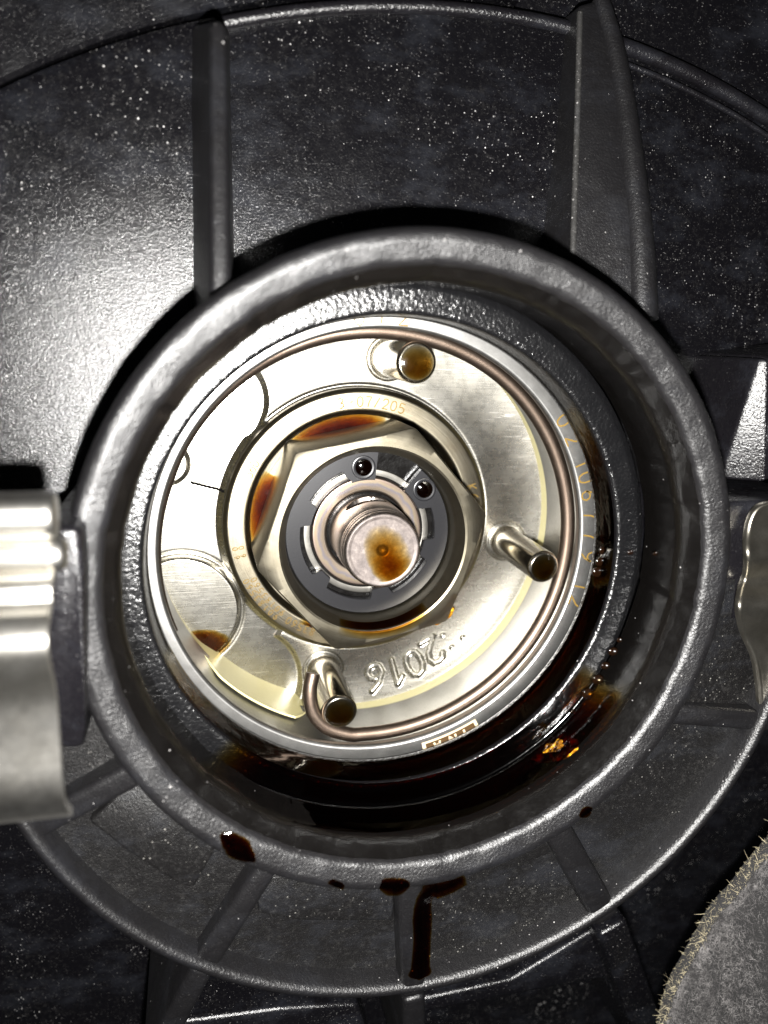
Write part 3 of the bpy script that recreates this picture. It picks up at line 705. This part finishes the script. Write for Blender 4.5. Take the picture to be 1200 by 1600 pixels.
for i in range(49):
    b = 2*math.pi*i/48; P.append([]); w_ = 1+.35*fbm(2*math.cos(b), 2*math.sin(b), 1.3, 5)
    for j in range(11):
        t = j/10; u, v = 5.4*t*w_*math.cos(b), 3.0*t*w_*math.sin(b); u, v = u*.9-v*.35, v*.9+u*.45
        r = 43.35-.9*(1-t*t)*(1+.3*fbm(u, v, 1.1, 8)); P[-1].append((RC[0]+r*math.cos(a0+u/44), RC[1]+r*math.sin(a0+u/44), 12.6+v))
grid(bm, P); tag(finish('oil_drop', bm, M['amber_light'], None, P[0][0], 60), 'oil drop with painted amber glow on the lower right inside wall', 'oil')  # light scattered inside the oil is painted as amber colour

bm = bmesh.new(); bmesh.ops.create_uvsphere(bm, u_segments=24, v_segments=14, radius=1.0); p = at(694, 962, -7.5)
for k in bm.verts: k.co = Vector((k.co.x*2.6*.78-k.co.y*.9*.62, k.co.x*2.6*.62+k.co.y*.9*.78, k.co.z*1.1+.25*math.sin(k.co.x*5)))+p
tag(finish('oil_drop', bm, M['amber_light'], None, p, 180), 'amber blob standing for a bright glint at the lower right corner of the hexagon', 'oil')  # blob added for the orange glint, its brightness painted in

# ================================================================== spring clips
cm = thing('metal_clip', 'bright blurred spring steel clip at the left edge of the opening', 'clip', at(0, 1050, 27), 'steel clips holding the cover')
def extrude_x(name, prof, u_edge, zref, mat, par, th=1.0):
    """profile of (picture row, height) swept along x, ending at picture column u_edge"""
    C = curve_pts([Vector((0, at(60, v, z).y, z)) for v, z in prof], 6); bm = bmesh.new()
    top = []; bot = []
    for i, p in enumerate(C):
        t = (C[min(i+1, len(C)-1)]-C[max(i-1, 0)]).normalized(); nrm = Vector((0, -t.z, t.y)); nrm = nrm if nrm.z > 0 else -nrm
        top.append(p+nrm*th/2); bot.append(p-nrm*th/2)
    loop = top+bot[::-1]; x1 = at(u_edge, 1000, zref).x; P = []
    for x in (x1-60, x1-.5, x1-.12, x1): 
        k = 1.0 if x < x1-.2 else (.97 if x < x1-.05 else .86)
        P.append([Vector((x, 0, 0))+p for p in loop])
    V = grid(bm, P, closed_v=True); bm.faces.new(V[-1]); bm.faces.new(V[0])
    bmesh.ops.bevel(bm, geom=list({e for v in V[-1] for e in v.link_edges if e.other_vert(v) in V[-1]}), offset=.25, segments=2, affect='EDGES', clamp_overlap=True)
    return finish(name, bm, mat, par, (x1-20, C[len(C)//2].y, zref), 45)
extrude_x('clip_leaf', [(1274, 33), (1264, 36.5), (1235, 38.5), (1150, 38.3), (1085, 38.8), (1040, 41), (1005, 41.5), (970, 40), (945, 37.5), (915, 37.0), (897, 34)], 84, 38, M['clip'], cm, 1.1)
bm = bmesh.new(); p = at(88, 806, 34); tube(bm, [(p.x-60, p.y, 33.5), (p.x-1.2, p.y, 33.5), (p.x-.3, p.y, 33.5), (p.x, p.y, 33.5)], [2.75, 2.75, 2.6, 2.2], 28); finish('clip_curl', bm, M['clip'], cm, p, 50)
bm = bmesh.new(); p = at(103, 868, 34); tube(bm, [(p.x-60, p.y, 33), (p.x-2, p.y, 33), (p.x-.6, p.y, 33), (p.x, p.y, 33)], [2.2, 2.2, 2.1, 1.5], 28); finish('hinge_rod', bm, M['clip'], cm, p, 50)
cm2 = thing('metal_clip', 'brushed steel clip with wavy outline at the right edge', 'clip', at(1190, 950, 13), 'steel clips holding the cover')
OUT = [(1215, 783), (1190, 790), (1175, 808), (1168, 840), (1168, 890), (1159, 922), (1155, 955), (1162, 990), (1179, 1030), (1186, 1070), (1190, 1105), (1202, 1128)]
Cc = curve_pts([Vector((u, v, 0)) for u, v in OUT], 8); bm = bmesh.new(); P = []
for c in Cc:
    v = c.y; z = 14.5+2.4*math.exp(-((v-868)/26)**2)+2.8*math.exp(-((v-950)/28)**2)-.6*math.exp(-((v-905)/16)**2)
    row = []
    for du, dz in ((-.4, -1.2), (-.4, -.45), (1.0, -.12), (3.5, 0), (7, -.12), (10, -.25), (60, -.25), (130, -.25)):
        q = at(max(c.x+du, c.x-1), v, z); row.append((q.x, q.y, z+dz))
    P.append(row)
grid(bm, P); finish('clip_leaf', bm, M['clip2'], cm2, at(1190, 950, 14), 50)

# ================================================================== felt pad, lower right corner
fp = thing('felt_pad', 'grey fuzzy felt pad with frayed cream edge in the lower right corner', 'felt pad', at(1130, 1500, 10))
FO = [(u+16, v+6) for u, v in [(1240, 1262), (1205, 1308), (1172, 1346), (1140, 1388), (1104, 1428), (1080, 1472), (1058, 1512), (1038, 1548), (1027, 1585), (1021, 1630), (1020, 1720)]]
ZF = 18.0; edge = curve_pts([at(u, v, ZF) for u, v in FO], 10)
edge = [p+Vector((.35*fbm(i*.7, 0, 1, 1), .35*fbm(0, i*.8, 1, 2), 0)) for i, p in enumerate(edge)]
inward = Vector((.80, -.45, 0)).normalized(); bm = bmesh.new(); P = []
for i, p in enumerate(edge):
    row = []
    for d, z in ((0.9, -3.6), (.1, -2.6), (0, -1.6), (.3, -.8), (1.0, -.2), (2, .1)): row.append(p+inward*d+Vector((0, 0, z)))
    for k in range(1, 26):
        d = 2+k*1.4; row.append(p+inward*d+Vector((0, 0, .2+.35*fbm(p.x*.3+d*.2, p.y*.3+d*.31, 1, 4))))
    P.append(row)
grid(bm, P); finish('felt_body', bm, M['felt'], fp, at(1130, 1500, ZF), 80)
def fibres(name, spec, mat):
    bm = bmesh.new()
    for p, d, L, w_ in spec:
        d = d.normalized(); s = d.cross(Vector((random.uniform(-1, 1), random.uniform(-1, 1), random.uniform(-1, 1)))).normalized()*w_/2
        bend = Vector((random.uniform(-1, 1), random.uniform(-1, 1), random.uniform(-.5, .8)))*L*.35
        a = [p, p+d*L*.5+bend*.35, p+d*L+bend]; b = [1, .8, .25]
        V = [(bm.verts.new(q+s*k), bm.verts.new(q-s*k)) for q, k in zip(a, b)]
        for m_, n_ in zip(V, V[1:]): bm.faces.new((m_[0], m_[1], n_[1], n_[0]))
    o = finish(name, bm, mat, fp, at(1130, 1500, ZF), 0); o['kind'] = 'stuff'; return o
sp = []
for _ in range(42000):
    i = random.randrange(len(edge)-1); p = edge[i].lerp(edge[i+1], random.random())+inward*(random.random()**1.2*34)
    z = ZF+.1 ; sp.append((Vector((p.x, p.y, z)), Vector((random.gauss(0, 1), random.gauss(0, 1), random.uniform(0, .7))), random.uniform(.3, 1.3), random.uniform(.035, .08)))
fibres('fuzz', sp, M['fibre'])
sp = []
for _ in range(3600):
    i = random.randrange(len(edge)-1); k = .5+.5*fbm(i*.33, 3, 1, 6)
    if random.random() > .25+.75*max(0, k): continue
    p = edge[i].lerp(edge[i+1], random.random()); z = ZF-random.uniform(.2, 2.8)
    sp.append((Vector((p.x, p.y, z))+inward*.3, -inward+Vector((random.gauss(0, .7), random.gauss(0, .7), random.gauss(.1, .5))), random.uniform(.25, .9)*(1+(random.random() < .05)*2.2), random.uniform(.05, .12)))
fibres('fringe', sp, M['fringe'])
